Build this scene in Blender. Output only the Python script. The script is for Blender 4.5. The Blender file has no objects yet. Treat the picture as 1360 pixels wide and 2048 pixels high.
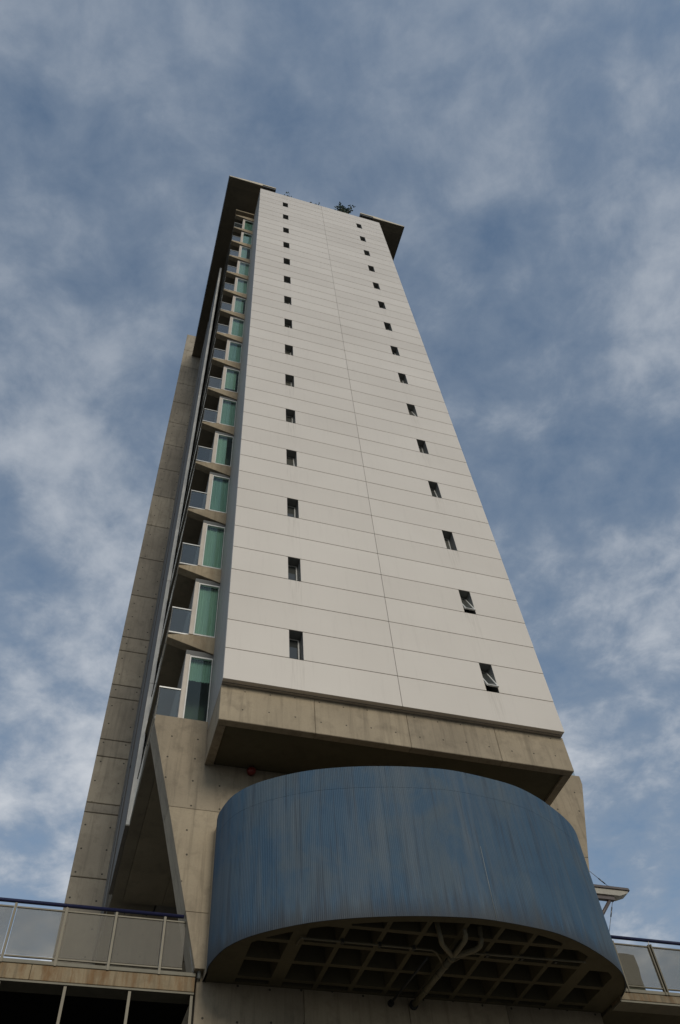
import bpy, bmesh, math, random
from mathutils import Vector, Matrix
from mathutils.geometry import tessellate_polygon

random.seed(7)
scene = bpy.context.scene
COL = scene.collection
Z0 = 16.82            # height of the building datum above the street

# ------------------------------------------------------------------ camera
cam_d = bpy.data.cameras.new('camera')
cam_d.sensor_fit = 'VERTICAL'
cam_d.sensor_height = 24.0
cam_d.lens = 19.048
cam_d.clip_end = 6000
cam_d.clip_start = 0.05
cam = bpy.data.objects.new('camera', cam_d)
COL.objects.link(cam)
RM = ((0.95696, -0.28362, -0.06147), (0.19972, 0.79732, -0.56956), (0.21055, 0.53277, 0.81965))
rot = Matrix((RM[0], [-v for v in RM[1]], [-v for v in RM[2]])).transposed()
cam.matrix_world = Matrix.Translation((0.6017, -13.6665, -15.2183 + Z0)) @ rot.to_4x4()
scene.camera = cam

# ------------------------------------------------------------------ light
SUN_EL, SUN_AZ = math.radians(27), math.radians(6)      # azimuth: right of the facade normal, behind the camera
sdir = Vector((math.sin(SUN_AZ) * math.cos(SUN_EL), -math.cos(SUN_AZ) * math.cos(SUN_EL), math.sin(SUN_EL)))
world = bpy.data.worlds.new('World')
scene.world = world
world.use_nodes = True
wn, wl = world.node_tree.nodes, world.node_tree.links
wn.clear()
w_out = wn.new('ShaderNodeOutputWorld')
w_bg = wn.new('ShaderNodeBackground')
w_bg.inputs['Strength'].default_value = 0.1
w_sky = wn.new('ShaderNodeTexSky')
w_sky.sky_type = 'NISHITA'
w_sky.sun_disc = False
w_sky.sun_elevation = SUN_EL
w_sky.sun_rotation = math.atan2(sdir.x, sdir.y)
w_sky.air_density = 1.0
w_sky.dust_density = 1.0
w_sky.ozone_density = 1.5


SKY_OFF = (32.8, 7.4, 0)


def wnode(kind, **kw):
    n = wn.new(kind)
    for k, v in kw.items():
        setattr(n, k, v)
    return n


def wmath(op, a, b=None):
    n = wnode('ShaderNodeMath', operation=op)
    for i, v in enumerate((a, b)):
        if v is None:
            continue
        if isinstance(v, (int, float)):
            n.inputs[i].default_value = v
        else:
            wl.new(v, n.inputs[i])
    return n.outputs[0]


w_tc = wnode('ShaderNodeTexCoord')
w_sep = wnode('ShaderNodeSeparateXYZ')
wl.new(w_tc.outputs['Generated'], w_sep.inputs[0])
w_h = wmath('ADD', wmath('MAXIMUM', w_sep.outputs['Z'], 0.0), 0.12)
w_comb = wnode('ShaderNodeCombineXYZ')
wl.new(wmath('DIVIDE', w_sep.outputs['X'], w_h), w_comb.inputs['X'])
wl.new(wmath('DIVIDE', w_sep.outputs['Y'], w_h), w_comb.inputs['Y'])


def wnoise(scale, detail, rough, dist, off, stretch=(1, 1, 1), rz=0.0):
    m = wnode('ShaderNodeMapping')
    m.inputs['Location'].default_value = off
    m.inputs['Rotation'].default_value = (0, 0, rz)
    m.inputs['Scale'].default_value = stretch
    wl.new(w_comb.outputs[0], m.inputs['Vector'])
    n = wnode('ShaderNodeTexNoise')
    n.inputs['Scale'].default_value = scale
    n.inputs['Detail'].default_value = detail
    n.inputs['Roughness'].default_value = rough
    n.inputs['Distortion'].default_value = dist
    wl.new(m.outputs[0], n.inputs['Vector'])
    return n.outputs['Fac']


def wramp(fac, lo, hi):
    n = wnode('ShaderNodeMapRange', interpolation_type='SMOOTHSTEP')
    n.inputs['From Min'].default_value = lo
    n.inputs['From Max'].default_value = hi
    wl.new(fac, n.inputs['Value'])
    return n.outputs['Result']


n_big = wnoise(1.6, 3, 0.5, 0.4, SKY_OFF)
n_mid = wnoise(5.5, 7, 0.6, 0.25, (16.8, 25.8, 0), (1.0, 1.0, 1), 0.5)
n_fine = wnoise(15.0, 7, 0.6, 0.25, (1.0, 29.9, 0), (1.0, 1.0, 1), 0.5)
c_sum = wmath('ADD', wmath('ADD', wmath('MULTIPLY', n_big, 0.50), wmath('MULTIPLY', n_mid, 0.34)), wmath('MULTIPLY', n_fine, 0.20))
c_veil = wramp(c_sum, 0.30, 0.62)
# thin high veil thickens towards the horizon
w_inv = wmath('SUBTRACT', 1.0, wmath('MAXIMUM', w_sep.outputs['Z'], 0.0))
c_veil = wmath('MINIMUM', wmath('ADD', c_veil, wmath('MULTIPLY', wmath('MULTIPLY', w_inv, w_inv), 0.9)), 1.25)
c_thick = wmath('MULTIPLY', wramp(c_sum, 0.48, 0.68), wmath('MINIMUM', wmath('ADD', wmath('MULTIPLY', w_inv, 1.7), 0.24), 1.15))
w_mix1 = wnode('ShaderNodeMix', data_type='RGBA')
w_mix1.inputs[7].default_value = (2.9, 3.4, 4.1, 1)      # thin cloud
wl.new(wmath("MULTIPLY", c_veil, 0.68), w_mix1.inputs[0])
w_tint = wnode('ShaderNodeMix', data_type='RGBA', blend_type='MULTIPLY')
w_tint.inputs[0].default_value = 1.0
w_tint.inputs[7].default_value = (1.0, 1.2, 1.22, 1)
wl.new(w_sky.outputs[0], w_tint.inputs[6])
wl.new(w_tint.outputs[2], w_mix1.inputs[6])
w_mix2 = wnode('ShaderNodeMix', data_type='RGBA')
w_mix2.inputs[7].default_value = (7.0, 7.2, 7.5, 1)      # denser cloud
wl.new(wmath('MULTIPLY', c_thick, 0.8), w_mix2.inputs[0])
wl.new(w_mix1.outputs[2], w_mix2.inputs[6])
wl.new(w_mix2.outputs[2], w_bg.inputs['Color'])
wl.new(w_bg.outputs[0], w_out.inputs[0])

sun_d = bpy.data.lights.new('sun', 'SUN')
sun_d.energy = 1.45
sun_d.angle = math.radians(22)
sun_d.color = (1.0, 0.93, 0.82)
sun = bpy.data.objects.new('sun', sun_d)
COL.objects.link(sun)
sun.location = (10, -30, 60)
sun.rotation_euler = sdir.to_track_quat('Z', 'Y').to_euler()

scene.view_settings.view_transform = 'Standard'
scene.view_settings.look = 'None'
scene.view_settings.exposure = 0.0
scene.view_settings.gamma = 1.0

# ------------------------------------------------------------------ materials
MAT = {}


class NT:
    def __init__(s, name):
        s.m = bpy.data.materials.new(name)
        s.m.use_nodes = True
        s.n, s.l = s.m.node_tree.nodes, s.m.node_tree.links
        s.n.clear()
        s.out = s.n.new('ShaderNodeOutputMaterial')
        MAT[name] = s.m

    def link(s, a, b):
        if isinstance(a, (int, float)):
            b.default_value = a
        elif isinstance(a, (tuple, list)):
            b.default_value = tuple(a) + (1,) if len(a) == 3 and b.type == 'RGBA' else tuple(a)
        else:
            s.l.new(a, b)

    def math(s, op, a, b=0.0, c=None):
        n = s.n.new('ShaderNodeMath')
        n.operation = op
        s.link(a, n.inputs[0])
        s.link(b, n.inputs[1])
        if c is not None:
            s.link(c, n.inputs[2])
        return n.outputs[0]

    def pos(s):
        return s.n.new('ShaderNodeNewGeometry').outputs['Position']

    def noise(s, scale=1.0, stretch=(1, 1, 1), detail=5, rough=0.6, dist=0.0, off=(0, 0, 0)):
        m = s.n.new('ShaderNodeMapping')
        m.inputs['Scale'].default_value = stretch
        m.inputs['Location'].default_value = off
        s.l.new(s.pos(), m.inputs['Vector'])
        t = s.n.new('ShaderNodeTexNoise')
        t.inputs['Scale'].default_value = scale
        t.inputs['Detail'].default_value = detail
        t.inputs['Roughness'].default_value = rough
        t.inputs['Distortion'].default_value = dist
        s.l.new(m.outputs[0], t.inputs['Vector'])
        return t.outputs['Fac']

    def rng(s, f, a, b, c=0.0, d=1.0):
        n = s.n.new('ShaderNodeMapRange')
        n.inputs['From Min'].default_value = a
        n.inputs['From Max'].default_value = b
        n.inputs['To Min'].default_value = c
        n.inputs['To Max'].default_value = d
        s.l.new(f, n.inputs['Value'])
        return n.outputs[0]

    def mix(s, f, a, b, mode='MIX'):
        n = s.n.new('ShaderNodeMix')
        n.data_type = 'RGBA'
        n.blend_type = mode
        s.link(f, n.inputs[0])
        s.link(a, n.inputs[6])
        s.link(b, n.inputs[7])
        return n.outputs[2]

    def bump(s, h, strength=0.2, dist=0.01):
        n = s.n.new('ShaderNodeBump')
        n.inputs['Strength'].default_value = strength
        n.inputs['Distance'].default_value = dist
        s.l.new(h, n.inputs['Height'])
        return n.outputs[0]

    def bsdf(s, col, rough=0.6, metal=0.0, spec=0.5, normal=None):
        p = s.n.new('ShaderNodeBsdfPrincipled')
        s.link(col, p.inputs['Base Color'])
        s.link(rough, p.inputs['Roughness'])
        s.link(metal, p.inputs['Metallic'])
        p.inputs['Specular IOR Level'].default_value = spec
        if normal is not None:
            s.l.new(normal, p.inputs['Normal'])
        return p.outputs[0]

    def done(s, sh):
        s.l.new(sh, s.out.inputs['Surface'])
        return s.m

    def rand(s):
        return s.n.new('ShaderNodeObjectInfo').outputs['Random']


def concrete(name, base, hole=None, streak=0.35, blotch=0.5, rust=0.0, rough=0.85):
    t = NT(name)
    dark = tuple(c * 0.55 for c in base)
    lite = tuple(min(1, c * 1.22) for c in base)
    big = t.noise(0.55, detail=4, rough=0.55)
    mid = t.noise(2.6, detail=7, rough=0.65, dist=0.4, off=(5, 2, 9))
    fine = t.noise(26, detail=6, rough=0.7)
    st = t.noise(3.2, (2.0, 2.0, 0.12), 6, 0.65, 0.1, (1, 7, 3))
    st2 = t.noise(9.0, (2.0, 2.0, 0.1), 4, 0.6, 0.1, (4, 1, 3))
    c = t.mix(t.rng(big, 0.3, 0.7), tuple(x * 0.88 for x in base), lite)
    c = t.mix(t.math('MULTIPLY', t.rng(mid, 0.5, 0.72), blotch), c, dark)
    c = t.mix(t.math('MULTIPLY', t.rng(st, 0.5, 0.66), streak), c, dark)
    c = t.mix(t.math('MULTIPLY', t.rng(st2, 0.55, 0.7), streak * 0.6), c, lite)
    c = t.mix(t.math('MULTIPLY', t.rng(fine, 0.45, 0.8), 0.25), c, dark)
    if rust:
        ru = t.noise(2.2, (2.6, 2.6, 0.5), 6, 0.7, 0.3, (9, 4, 2))
        c = t.mix(t.math('MULTIPLY', t.rng(ru, 0.46, 0.66), rust), c, (0.17, 0.085, 0.03))
    # each pour a little different
    c = t.mix(1.0, c, t.mix(t.rand(), (0.86, 0.86, 0.87), (1.06, 1.05, 1.03)), 'MULTIPLY')
    h = t.math('ADD', t.math('MULTIPLY', mid, 0.6), t.math('MULTIPLY', fine, 0.4))
    if hole:
        dx, dz, ox, oz, r = hole
        sp = t.n.new('ShaderNodeSeparateXYZ')
        t.l.new(t.pos(), sp.inputs[0])
        nrm = t.n.new('ShaderNodeSeparateXYZ')
        t.l.new(t.n.new('ShaderNodeNewGeometry').outputs['Normal'], nrm.inputs[0])
        fx = t.math('ADD', sp.outputs['X'], ox)
        fz = t.math('ADD', sp.outputs['Z'], oz)
        ux = t.math('SUBTRACT', t.math('FRACT', t.math('DIVIDE', fx, dx)), 0.5)
        uz = t.math('SUBTRACT', t.math('FRACT', t.math('DIVIDE', fz, dz)), 0.5)
        ix = t.math('FLOOR', t.math('DIVIDE', fx, dx))
        iz = t.math('FLOOR', t.math('DIVIDE', fz, dz))
        # small per-hole scatter
        ja = t.math('MULTIPLY', t.math('SINE', t.math('ADD', t.math('MULTIPLY', ix, 12.9), t.math('MULTIPLY', iz, 78.2))), 0.03)
        jb = t.math('MULTIPLY', t.math('SINE', t.math('ADD', t.math('MULTIPLY', ix, 39.3), t.math('MULTIPLY', iz, 11.1))), 0.03)
        ax = t.math('ADD', t.math('MULTIPLY', ux, dx), ja)
        az = t.math('ADD', t.math('MULTIPLY', uz, dz), jb)
        d = t.math('SQRT', t.math('ADD', t.math('MULTIPLY', ax, ax), t.math('MULTIPLY', az, az)))
        front = t.math('GREATER_THAN', t.math('ABSOLUTE', nrm.outputs['Y']), 0.8)
        m = t.math('MULTIPLY', t.math('LESS_THAN', d, r), front)
        c = t.mix(t.math('MULTIPLY', m, 0.85), c, (0.03, 0.025, 0.02))
    return t.done(t.bsdf(c, rough, 0, 0.3, t.bump(h, 0.35, 0.012)))


CONC = (0.355, 0.29, 0.202)
concrete('board_concrete', CONC, (0.6, 0.56, 0.05, 0.12, 0.019), 0.55, 0.6)
concrete('wall_concrete', CONC, (0.62, 0.6, 0.3, 0.2, 0.022), 0.55, 0.6)
concrete('back_concrete', (0.335, 0.29, 0.225), (0.9, 0.95, 0.2, 0.2, 0.035), 0.5, 0.55)
concrete('beam_concrete', (0.37, 0.30, 0.20), None, 0.45, 0.5, 0.25)
concrete('shaded_concrete', (0.115, 0.098, 0.058), None, 0.0, 0.5)  # darker copy of the same concrete, underside shade put into the colour
concrete('stained_concrete', (0.27, 0.21, 0.13), None, 0.8, 0.6, 0.75)
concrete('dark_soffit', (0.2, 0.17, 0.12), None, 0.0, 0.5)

t = NT('white_panel')
st = t.noise(3.0, (2.2, 2.2, 0.16), 6, 0.65, 0.05)
bl = t.noise(0.25, detail=3)
fn = t.noise(40, detail=3)
c = t.mix(t.rng(bl, 0.3, 0.7), (0.632, 0.571, 0.497), (0.687, 0.624, 0.547))
c = t.mix(t.math('MULTIPLY', t.rng(st, 0.55, 0.75), 0.16), c, (0.40, 0.36, 0.30))
c = t.mix(1.0, c, t.mix(t.rand(), (0.925, 0.92, 0.915), (1.0, 1.0, 1.0)), 'MULTIPLY')
# rain streaks running down from the window sills
sp = t.n.new('ShaderNodeSeparateXYZ')
t.l.new(t.pos(), sp.inputs[0])
dn = t.math('FLOORED_MODULO', t.math('SUBTRACT', Z0 - 1.0, sp.outputs['Z']), 3.0)
fall = t.math('MAXIMUM', t.math('SUBTRACT', 1.0, t.math('DIVIDE', dn, 1.5)), 0.0)
nx = []
for xc in (4.465, 9.669):
    d = t.math('ABSOLUTE', t.math('SUBTRACT', sp.outputs['X'], xc))
    nx.append(t.math('LESS_THAN', d, 0.19))
sk = t.noise(9.0, (2.4, 1, 0.12), 4, 0.6, 0.0, (3, 0, 6))
m = t.math('MULTIPLY', t.math('MULTIPLY', t.math('ADD', nx[0], nx[1]), fall), t.rng(sk, 0.45, 0.68))
c = t.mix(t.math('MULTIPLY', m, 0.35), c, (0.30, 0.25, 0.19))
t.done(t.bsdf(c, 0.42, 0, 0.45, t.bump(fn, 0.03, 0.002)))

t = NT('grey_cladding')
st = t.noise(3.0, (2, 2, 0.1), 5, 0.6)
c = t.mix(t.rng(st, 0.3, 0.7), (0.31, 0.295, 0.265), (0.375, 0.355, 0.32))
t.done(t.bsdf(c, 0.55, 0.0, 0.4))


def plain(name, col, rough=0.5, metal=0.0, spec=0.5, var=0.15):
    t = NT(name)
    n = t.noise(4.0, (1, 1, 0.5), 5, 0.65)
    c = t.mix(t.rng(n, 0.3, 0.7), tuple(x * (1 - var) for x in col), tuple(min(1, x * (1 + var)) for x in col))
    return t.done(t.bsdf(c, rough, metal, spec))


plain('panel_backing', (0.28, 0.255, 0.22), 0.9)
plain('joint_dark', (0.15, 0.13, 0.105), 0.9)
plain('window_reveal', (0.22, 0.22, 0.205), 0.5)
plain('white_frame', (0.66, 0.64, 0.59), 0.4, var=0.08)
plain('cream_frame', (0.52, 0.45, 0.37), 0.5, var=0.1)
plain('rail_metal', (0.62, 0.60, 0.56), 0.35, 0.2, var=0.08)
plain('dark_metal', (0.07, 0.07, 0.065), 0.5, 0.3)
plain('unlit_black', (0.012, 0.012, 0.012), 0.9, 0, 0.1)  # black plate colour stands in for the unlit room behind the windows
t = NT('curtain')
fo = t.noise(9.0, (3, 1, 0.05), 3, 0.5)
c = t.mix(t.rng(fo, 0.3, 0.7), (0.42, 0.44, 0.41), (0.58, 0.60, 0.56))
c = t.mix(1.0, c, t.mix(t.rand(), (0.72, 0.75, 0.78), (1.05, 1.0, 0.95)), 'MULTIPLY')
t.done(t.bsdf(c, 0.9, 0, 0.1))
plain('room', (0.17, 0.15, 0.12), 0.9)
plain('screen_grey', (0.125, 0.11, 0.09), 0.75)
plain('screen_edge', (0.72, 0.68, 0.61), 0.5)
plain('post_beige', (0.14, 0.117, 0.072), 0.5, 0.1)
plain('handrail_blue', (0.018, 0.02, 0.06), 0.35, 0, 0.5)
plain('pipe_cream', (0.17, 0.145, 0.09), 0.6)
plain('pipe_dark', (0.03, 0.03, 0.027), 0.6)
plain('pipe_grey', (0.30, 0.30, 0.27), 0.5)
plain('red_plastic', (0.2, 0.02, 0.014), 0.35)
plain('kerb_paint', (0.2, 0.178, 0.128), 0.7)
plain('pale_paving', (0.42, 0.39, 0.33), 0.8)
plain('canopy_brown', (0.085, 0.065, 0.058), 0.5)
plain('canopy_cream', (0.36, 0.33, 0.27), 0.6)
plain('steel_cable', (0.12, 0.12, 0.12), 0.4, 0.6)
plain('leaf', (0.09, 0.13, 0.085), 0.6, 0, 0.3, 0.4)
plain('twig', (0.10, 0.07, 0.045), 0.8)
plain('olive_board', (0.13, 0.13, 0.085), 0.8)
plain('dark_interior', (0.02, 0.019, 0.017), 0.95, 0, 0.1)  # near-black so the void under the terrace reads as deep shade
plain('roof_edge', (0.55, 0.48, 0.36), 0.7)
plain('metal_cap', (0.2, 0.24, 0.3), 0.5)


def glass(name, tint, refl_col, ior=1.5, frost_sheen=0.0, haze=(0.8, 0.8, 0.8)):
    t = NT(name)
    tr = t.n.new('ShaderNodeBsdfTransparent')
    t.link(tint, tr.inputs['Color'])
    gl = t.n.new('ShaderNodeBsdfGlossy')
    t.link(refl_col, gl.inputs['Color'])
    gl.inputs['Roughness'].default_value = 0.5 if frost_sheen > 0.2 else 0.03
    fr = t.n.new('ShaderNodeFresnel')
    fr.inputs['IOR'].default_value = ior
    base = tr.outputs[0]
    if frost_sheen:
        dn = t.noise(1.4, (1, 1, 0.6), 5, 0.6)
        tl = t.n.new('ShaderNodeBsdfTranslucent')
        df = t.n.new('ShaderNodeBsdfDiffuse')
        t.link(haze, tl.inputs['Color'])
        t.link(haze, df.inputs['Color'])
        mx = t.n.new('ShaderNodeMixShader')
        mx.inputs[0].default_value = 0.55
        t.l.new(df.outputs[0], mx.inputs[1])
        t.l.new(tl.outputs[0], mx.inputs[2])
        m2 = t.n.new('ShaderNodeMixShader')
        t.l.new(t.rng(dn, 0.3, 0.7, frost_sheen * 0.88, frost_sheen * 1.12), m2.inputs[0])
        t.l.new(base, m2.inputs[1])
        t.l.new(mx.outputs[0], m2.inputs[2])
        base = m2.outputs[0]
    m = t.n.new('ShaderNodeMixShader')
    bf = t.n.new('ShaderNodeNewGeometry').outputs['Backfacing']
    t.l.new(t.math('MULTIPLY', fr.outputs[0], t.math('SUBTRACT', 1.0, bf)), m.inputs[0])
    t.l.new(base, m.inputs[1])
    t.l.new(gl.outputs[0], m.inputs[2])
    return t.done(m.outputs[0])


glass('green_glass', (0.77, 0.895, 0.84), (0.85, 0.95, 0.92), 1.6)
glass('rail_glass', (0.76, 0.81, 0.81), (0.95, 0.98, 1.0), 1.75, 0.09, (0.5, 0.55, 0.56))  # grey scatter in the clear glass stands in for a pale reflection
glass('frosted_glass', (0.80, 0.80, 0.78), (1, 1, 1), 1.3, 0.33, (0.36, 0.31, 0.225))

t = NT('window_glass')
n = t.noise(0.8, (1, 1, 0.9), 2, off=(3, 1, 4))
c = t.mix(t.rand(), (0.025, 0.03, 0.032), (0.13, 0.125, 0.105))
t.done(t.bsdf(c, 0.06, 0, 0.6))

t = NT('blue_sheet')
st = t.noise(2.0, (2.0, 2.0, 0.16), 7, 0.65, 0.2, (2, 3, 1))
st2 = t.noise(5.5, (2.2, 2.2, 0.08), 5, 0.6, 0.1, (7, 3, 1))
bl = t.noise(1.1, detail=6, rough=0.65, dist=0.5)
ft = t.noise(30, (2.0, 2.0, 0.25), 4, 0.7)
c = t.mix(t.rng(bl, 0.3, 0.7), (0.031, 0.074, 0.126), (0.046, 0.092, 0.14))
pt = t.noise(0.9, (1.0, 1.0, 0.8), 4, 0.6, 0.8, (3, 8, 4))
c = t.mix(t.math('MULTIPLY', t.rng(pt, 0.45, 0.62), 0.75), c, (0.072, 0.1, 0.12))
c = t.mix(t.math('MULTIPLY', t.rng(st, 0.46, 0.66), 0.55), c, (0.1, 0.123, 0.14))
c = t.mix(t.math('MULTIPLY', t.rng(st2, 0.52, 0.66), 0.6), c, (0.032, 0.045, 0.062))
c = t.mix(t.math('MULTIPLY', t.rng(ft, 0.45, 0.8), 0.09), c, (0.17, 0.19, 0.195))
# grime caught along the lower edge, running up in uneven tongues
sp = t.n.new('ShaderNodeSeparateXYZ')
t.l.new(t.pos(), sp.inputs[0])
gr = t.noise(4.0, (2.0, 2.0, 0.05), 5, 0.65, 0.0, (1, 5, 2))
up = t.math('DIVIDE', t.math('SUBTRACT', sp.outputs['Z'], Z0 - 7.72), t.rng(gr, 0.3, 0.75, 0.05, 0.9))
c = t.mix(t.math('MULTIPLY', t.math('MAXIMUM', t.math('SUBTRACT', 1.0, up), 0.0), 0.7), c, (0.035, 0.033, 0.032))
c = t.mix(1.0, c, t.mix(t.rand(), (0.94, 0.95, 0.96), (1.04, 1.03, 1.03)), 'MULTIPLY')
t.done(t.bsdf(c, 0.65, 0.0, 0.3))

t = NT('asphalt')
g1 = t.noise(0.4, detail=5)
g2 = t.noise(60, detail=4)
c = t.mix(t.rng(g1, 0.3, 0.7), (0.05, 0.049, 0.046), (0.075, 0.072, 0.066))
c = t.mix(t.math('MULTIPLY', g2, 0.3), c, (0.11, 0.108, 0.10))
t.done(t.bsdf(c, 0.9, 0, 0.3, t.bump(g2, 0.4, 0.01)))


# ------------------------------------------------------------------ helpers
class Thing:
    def __init__(s, name, label, cat, base, group=None):
        o = bpy.data.objects.new(name, None)
        o.empty_display_size = 0.3
        COL.objects.link(o)
        o.location = (base[0], base[1], base[2] + Z0)
        o['label'] = label
        o['category'] = cat
        if group:
            o['group'] = group
        s.o, s.base = o, Vector(base)


def bmnew():
    return bmesh.new()


def bx(bm, x0, x1, y0, y1, z0, z1):
    v = [bm.verts.new((x, y, z)) for z in (z0, z1) for y in (y0, y1) for x in (x0, x1)]
    for f in ((0, 2, 3, 1), (4, 5, 7, 6), (0, 1, 5, 4), (2, 6, 7, 3), (0, 4, 6, 2), (1, 3, 7, 5)):
        bm.faces.new([v[i] for i in f])
    return v


def prism(bm, poly, y0, y1):
    """poly: (x, z) points; extruded along y"""
    a = [bm.verts.new((x, y0, z)) for x, z in poly]
    b = [bm.verts.new((x, y1, z)) for x, z in poly]
    n = len(poly)
    bm.faces.new(a)
    bm.faces.new(list(reversed(b)))
    for i in range(n):
        j = (i + 1) % n
        bm.faces.new((a[j], a[i], b[i], b[j]))


def prism_z(bm, poly, z0, z1):
    a = [bm.verts.new((x, y, z0)) for x, y in poly]
    b = [bm.verts.new((x, y, z1)) for x, y in poly]
    n = len(poly)
    bm.faces.new(list(reversed(a)))
    bm.faces.new(b)
    for i in range(n):
        j = (i + 1) % n
        bm.faces.new((a[i], a[j], b[j], b[i]))


def tube(bm, pts, r, seg=10, caps=True, r1=None):
    pts = [Vector(p) for p in pts]
    rings = []
    n = len(pts)
    for i, p in enumerate(pts):
        d = (pts[min(i + 1, n - 1)] - pts[max(i - 1, 0)]).normalized()
        up = Vector((0, 0, 1)) if abs(d.z) < 0.9 else Vector((1, 0, 0))
        a = d.cross(up).normalized()
        b = d.cross(a).normalized()
        rr = r if r1 is None else r + (r1 - r) * i / max(1, n - 1)
        rings.append([bm.verts.new(p + (a * math.cos(2 * math.pi * k / seg) + b * math.sin(2 * math.pi * k / seg)) * rr) for k in range(seg)])
    for i in range(n - 1):
        for k in range(seg):
            j = (k + 1) % seg
            f = bm.faces.new((rings[i][k], rings[i][j], rings[i + 1][j], rings[i + 1][k]))
            f.smooth = True
    if caps:
        bm.faces.new(list(reversed(rings[0])))
        bm.faces.new(rings[-1])


def smooth_path(pts, k=6):
    pts = [Vector(p) for p in pts]
    out = []
    for i in range(len(pts) - 1):
        p0, p1, p2, p3 = pts[max(i - 1, 0)], pts[i], pts[i + 1], pts[min(i + 2, len(pts) - 1)]
        for s in range(k):
            u = s / k
            out.append(0.5 * ((2 * p1) + (-p0 + p2) * u + (2 * p0 - 5 * p1 + 4 * p2 - p3) * u * u + (-p0 + 3 * p1 - 3 * p2 + p3) * u ** 3))
    out.append(pts[-1])
    return out


def mesh_of(bm, name, mat, bevel=0.0):
    if bevel:
        bmesh.ops.bevel(bm, geom=list(bm.edges), offset=bevel, segments=1, affect='EDGES', clamp_overlap=True)
    bmesh.ops.recalc_face_normals(bm, faces=bm.faces)
    me = bpy.data.meshes.new(name)
    bm.to_mesh(me)
    bm.free()
    me.materials.append(MAT[mat])
    return me


def part(name, src, mat, th, parent=None, loc=(0, 0, 0), bevel=0.0, label=None, shift=True):
    """src: a bmesh in building coordinates, or a shared mesh placed at loc"""
    if isinstance(src, bmesh.types.BMesh):
        if shift:
            bmesh.ops.translate(src, verts=src.verts, vec=-(th.base))
        src = mesh_of(src, name, mat, bevel)
        pl = Vector(loc)
    else:
        pl = Vector(loc) - th.base
    o = bpy.data.objects.new(name, src)
    COL.objects.link(o)
    par = parent if parent is not None else th.o
    o.parent = par
    if parent is not None:
        pl = pl - parent.location
        if not shift:
            pl = Vector(loc)
    o.location = pl
    if label:
        o['label'] = label
    return o


def local_mesh(build, name, mat, bevel=0.0):
    bm = bmnew()
    build(bm)
    return mesh_of(bm, name, mat, bevel)


# ------------------------------------------------------------------ ground
bm = bmnew()
S = 3000
for a in (0,):
    v = [bm.verts.new(p) for p in ((-S, -S, 0), (S, -S, 0), (S, S, 0), (-S, S, 0))]
    bm.faces.new(v)
g = bpy.data.objects.new('ground', mesh_of(bm, 'ground', 'asphalt'))
COL.objects.link(g)
g['kind'] = 'structure'
g['label'] = 'dark asphalt street ground around the tower'

GZ = -Z0              # street level in building coordinates

# ------------------------------------------------------------------ tower
XL, XR, XJ = 2.71, 11.39, 7.07
WY = 1.97             # plane of the concrete wall and of the balcony fronts
tower = Thing('tower_building', 'tall slender tower with white panelled front, small square windows and concrete balconies', 'building', (7.05, 7.0, GZ))

# white panels -------------------------------------------------------
GAP = 0.009
WIN = ((4.286, 4.644), (9.49, 9.848))
PD = 0.12


def panel_mesh(x0, x1):
    return local_mesh(lambda b: bx(b, x0, x1, 0.0, PD, GAP / 2, 1.0 - GAP / 2), 'white_panel', 'white_panel', 0.004)


pm = {}
for key, (a, b) in {'L': (XL, XJ - .005), 'R': (XJ + .005, XR), 'L1': (XL, WIN[0][0]), 'L2': (WIN[0][1], XJ - .005), 'R1': (XJ + .005, WIN[1][0]), 'R2': (WIN[1][1], XR)}.items():
    pm[key] = panel_mesh(a, b)
for row in range(46):
    z = -2.0 + row
    win_row = row % 3 == 1
    for key in (('L1', 'L2', 'R1', 'R2') if win_row else ('L', 'R')):
        dy = 0.0
        fp = part('facade_panel', pm[key], None, tower, loc=(0, dy, z))
        fp.rotation_euler.x = random.uniform(-.008, -.0055)     # bottom edges stand proud of the course below

# backing sheet with openings ----------------------------------------
bm = bmnew()
for row in range(46):
    z = -2.0 + row
    spans = [(XL + .02, WIN[0][0]), (WIN[0][1], WIN[1][0]), (WIN[1][1], XR - .02)] if row % 3 == 1 else [(XL + .02, XR - .02)]
    for a, b in spans:
        v = [bm.verts.new(p) for p in ((a, PD + .008, z), (b, PD + .008, z), (b, PD + .008, z + 1), (a, PD + .008, z + 1))]
        bm.faces.new(v)
part('facade_backing', bm, 'panel_backing', tower)

# side cladding and core ---------------------------------------------
core = bmnew()
bx(core, XL + .035, XR - .035, 0.45, WY + .3, -2.3, 43.6)
# the front of the core stays behind the window recesses
part('core_wall', core, 'room', tower)
for sx, xa, xb in ((-1, XL + .003, XL + .03), (1, XR - .03, XR - .003)):
    zc = -2.0
    for i in range(23):
        b = bmnew()
        bx(b, xa, xb, PD + .004, WY - .004, -2.0 + 2 * i + .006, -2.0 + 2 * i + 2 - .006)
        part('side_panel', b, 'grey_cladding', tower)

# parapet cap
b = bmnew()
bx(b, XL + .01, XR - .01, .02, .32, 44.0, 44.035)
part('parapet_cap', b, 'white_panel', tower)
b = bmnew()
bx(b, XL + .04, XR - .04, .3, 13.9, 43.6, 43.9)
part('roof_deck', b, 'room', tower)

# windows --------------------------------------------------------------
RD = 0.33


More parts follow.
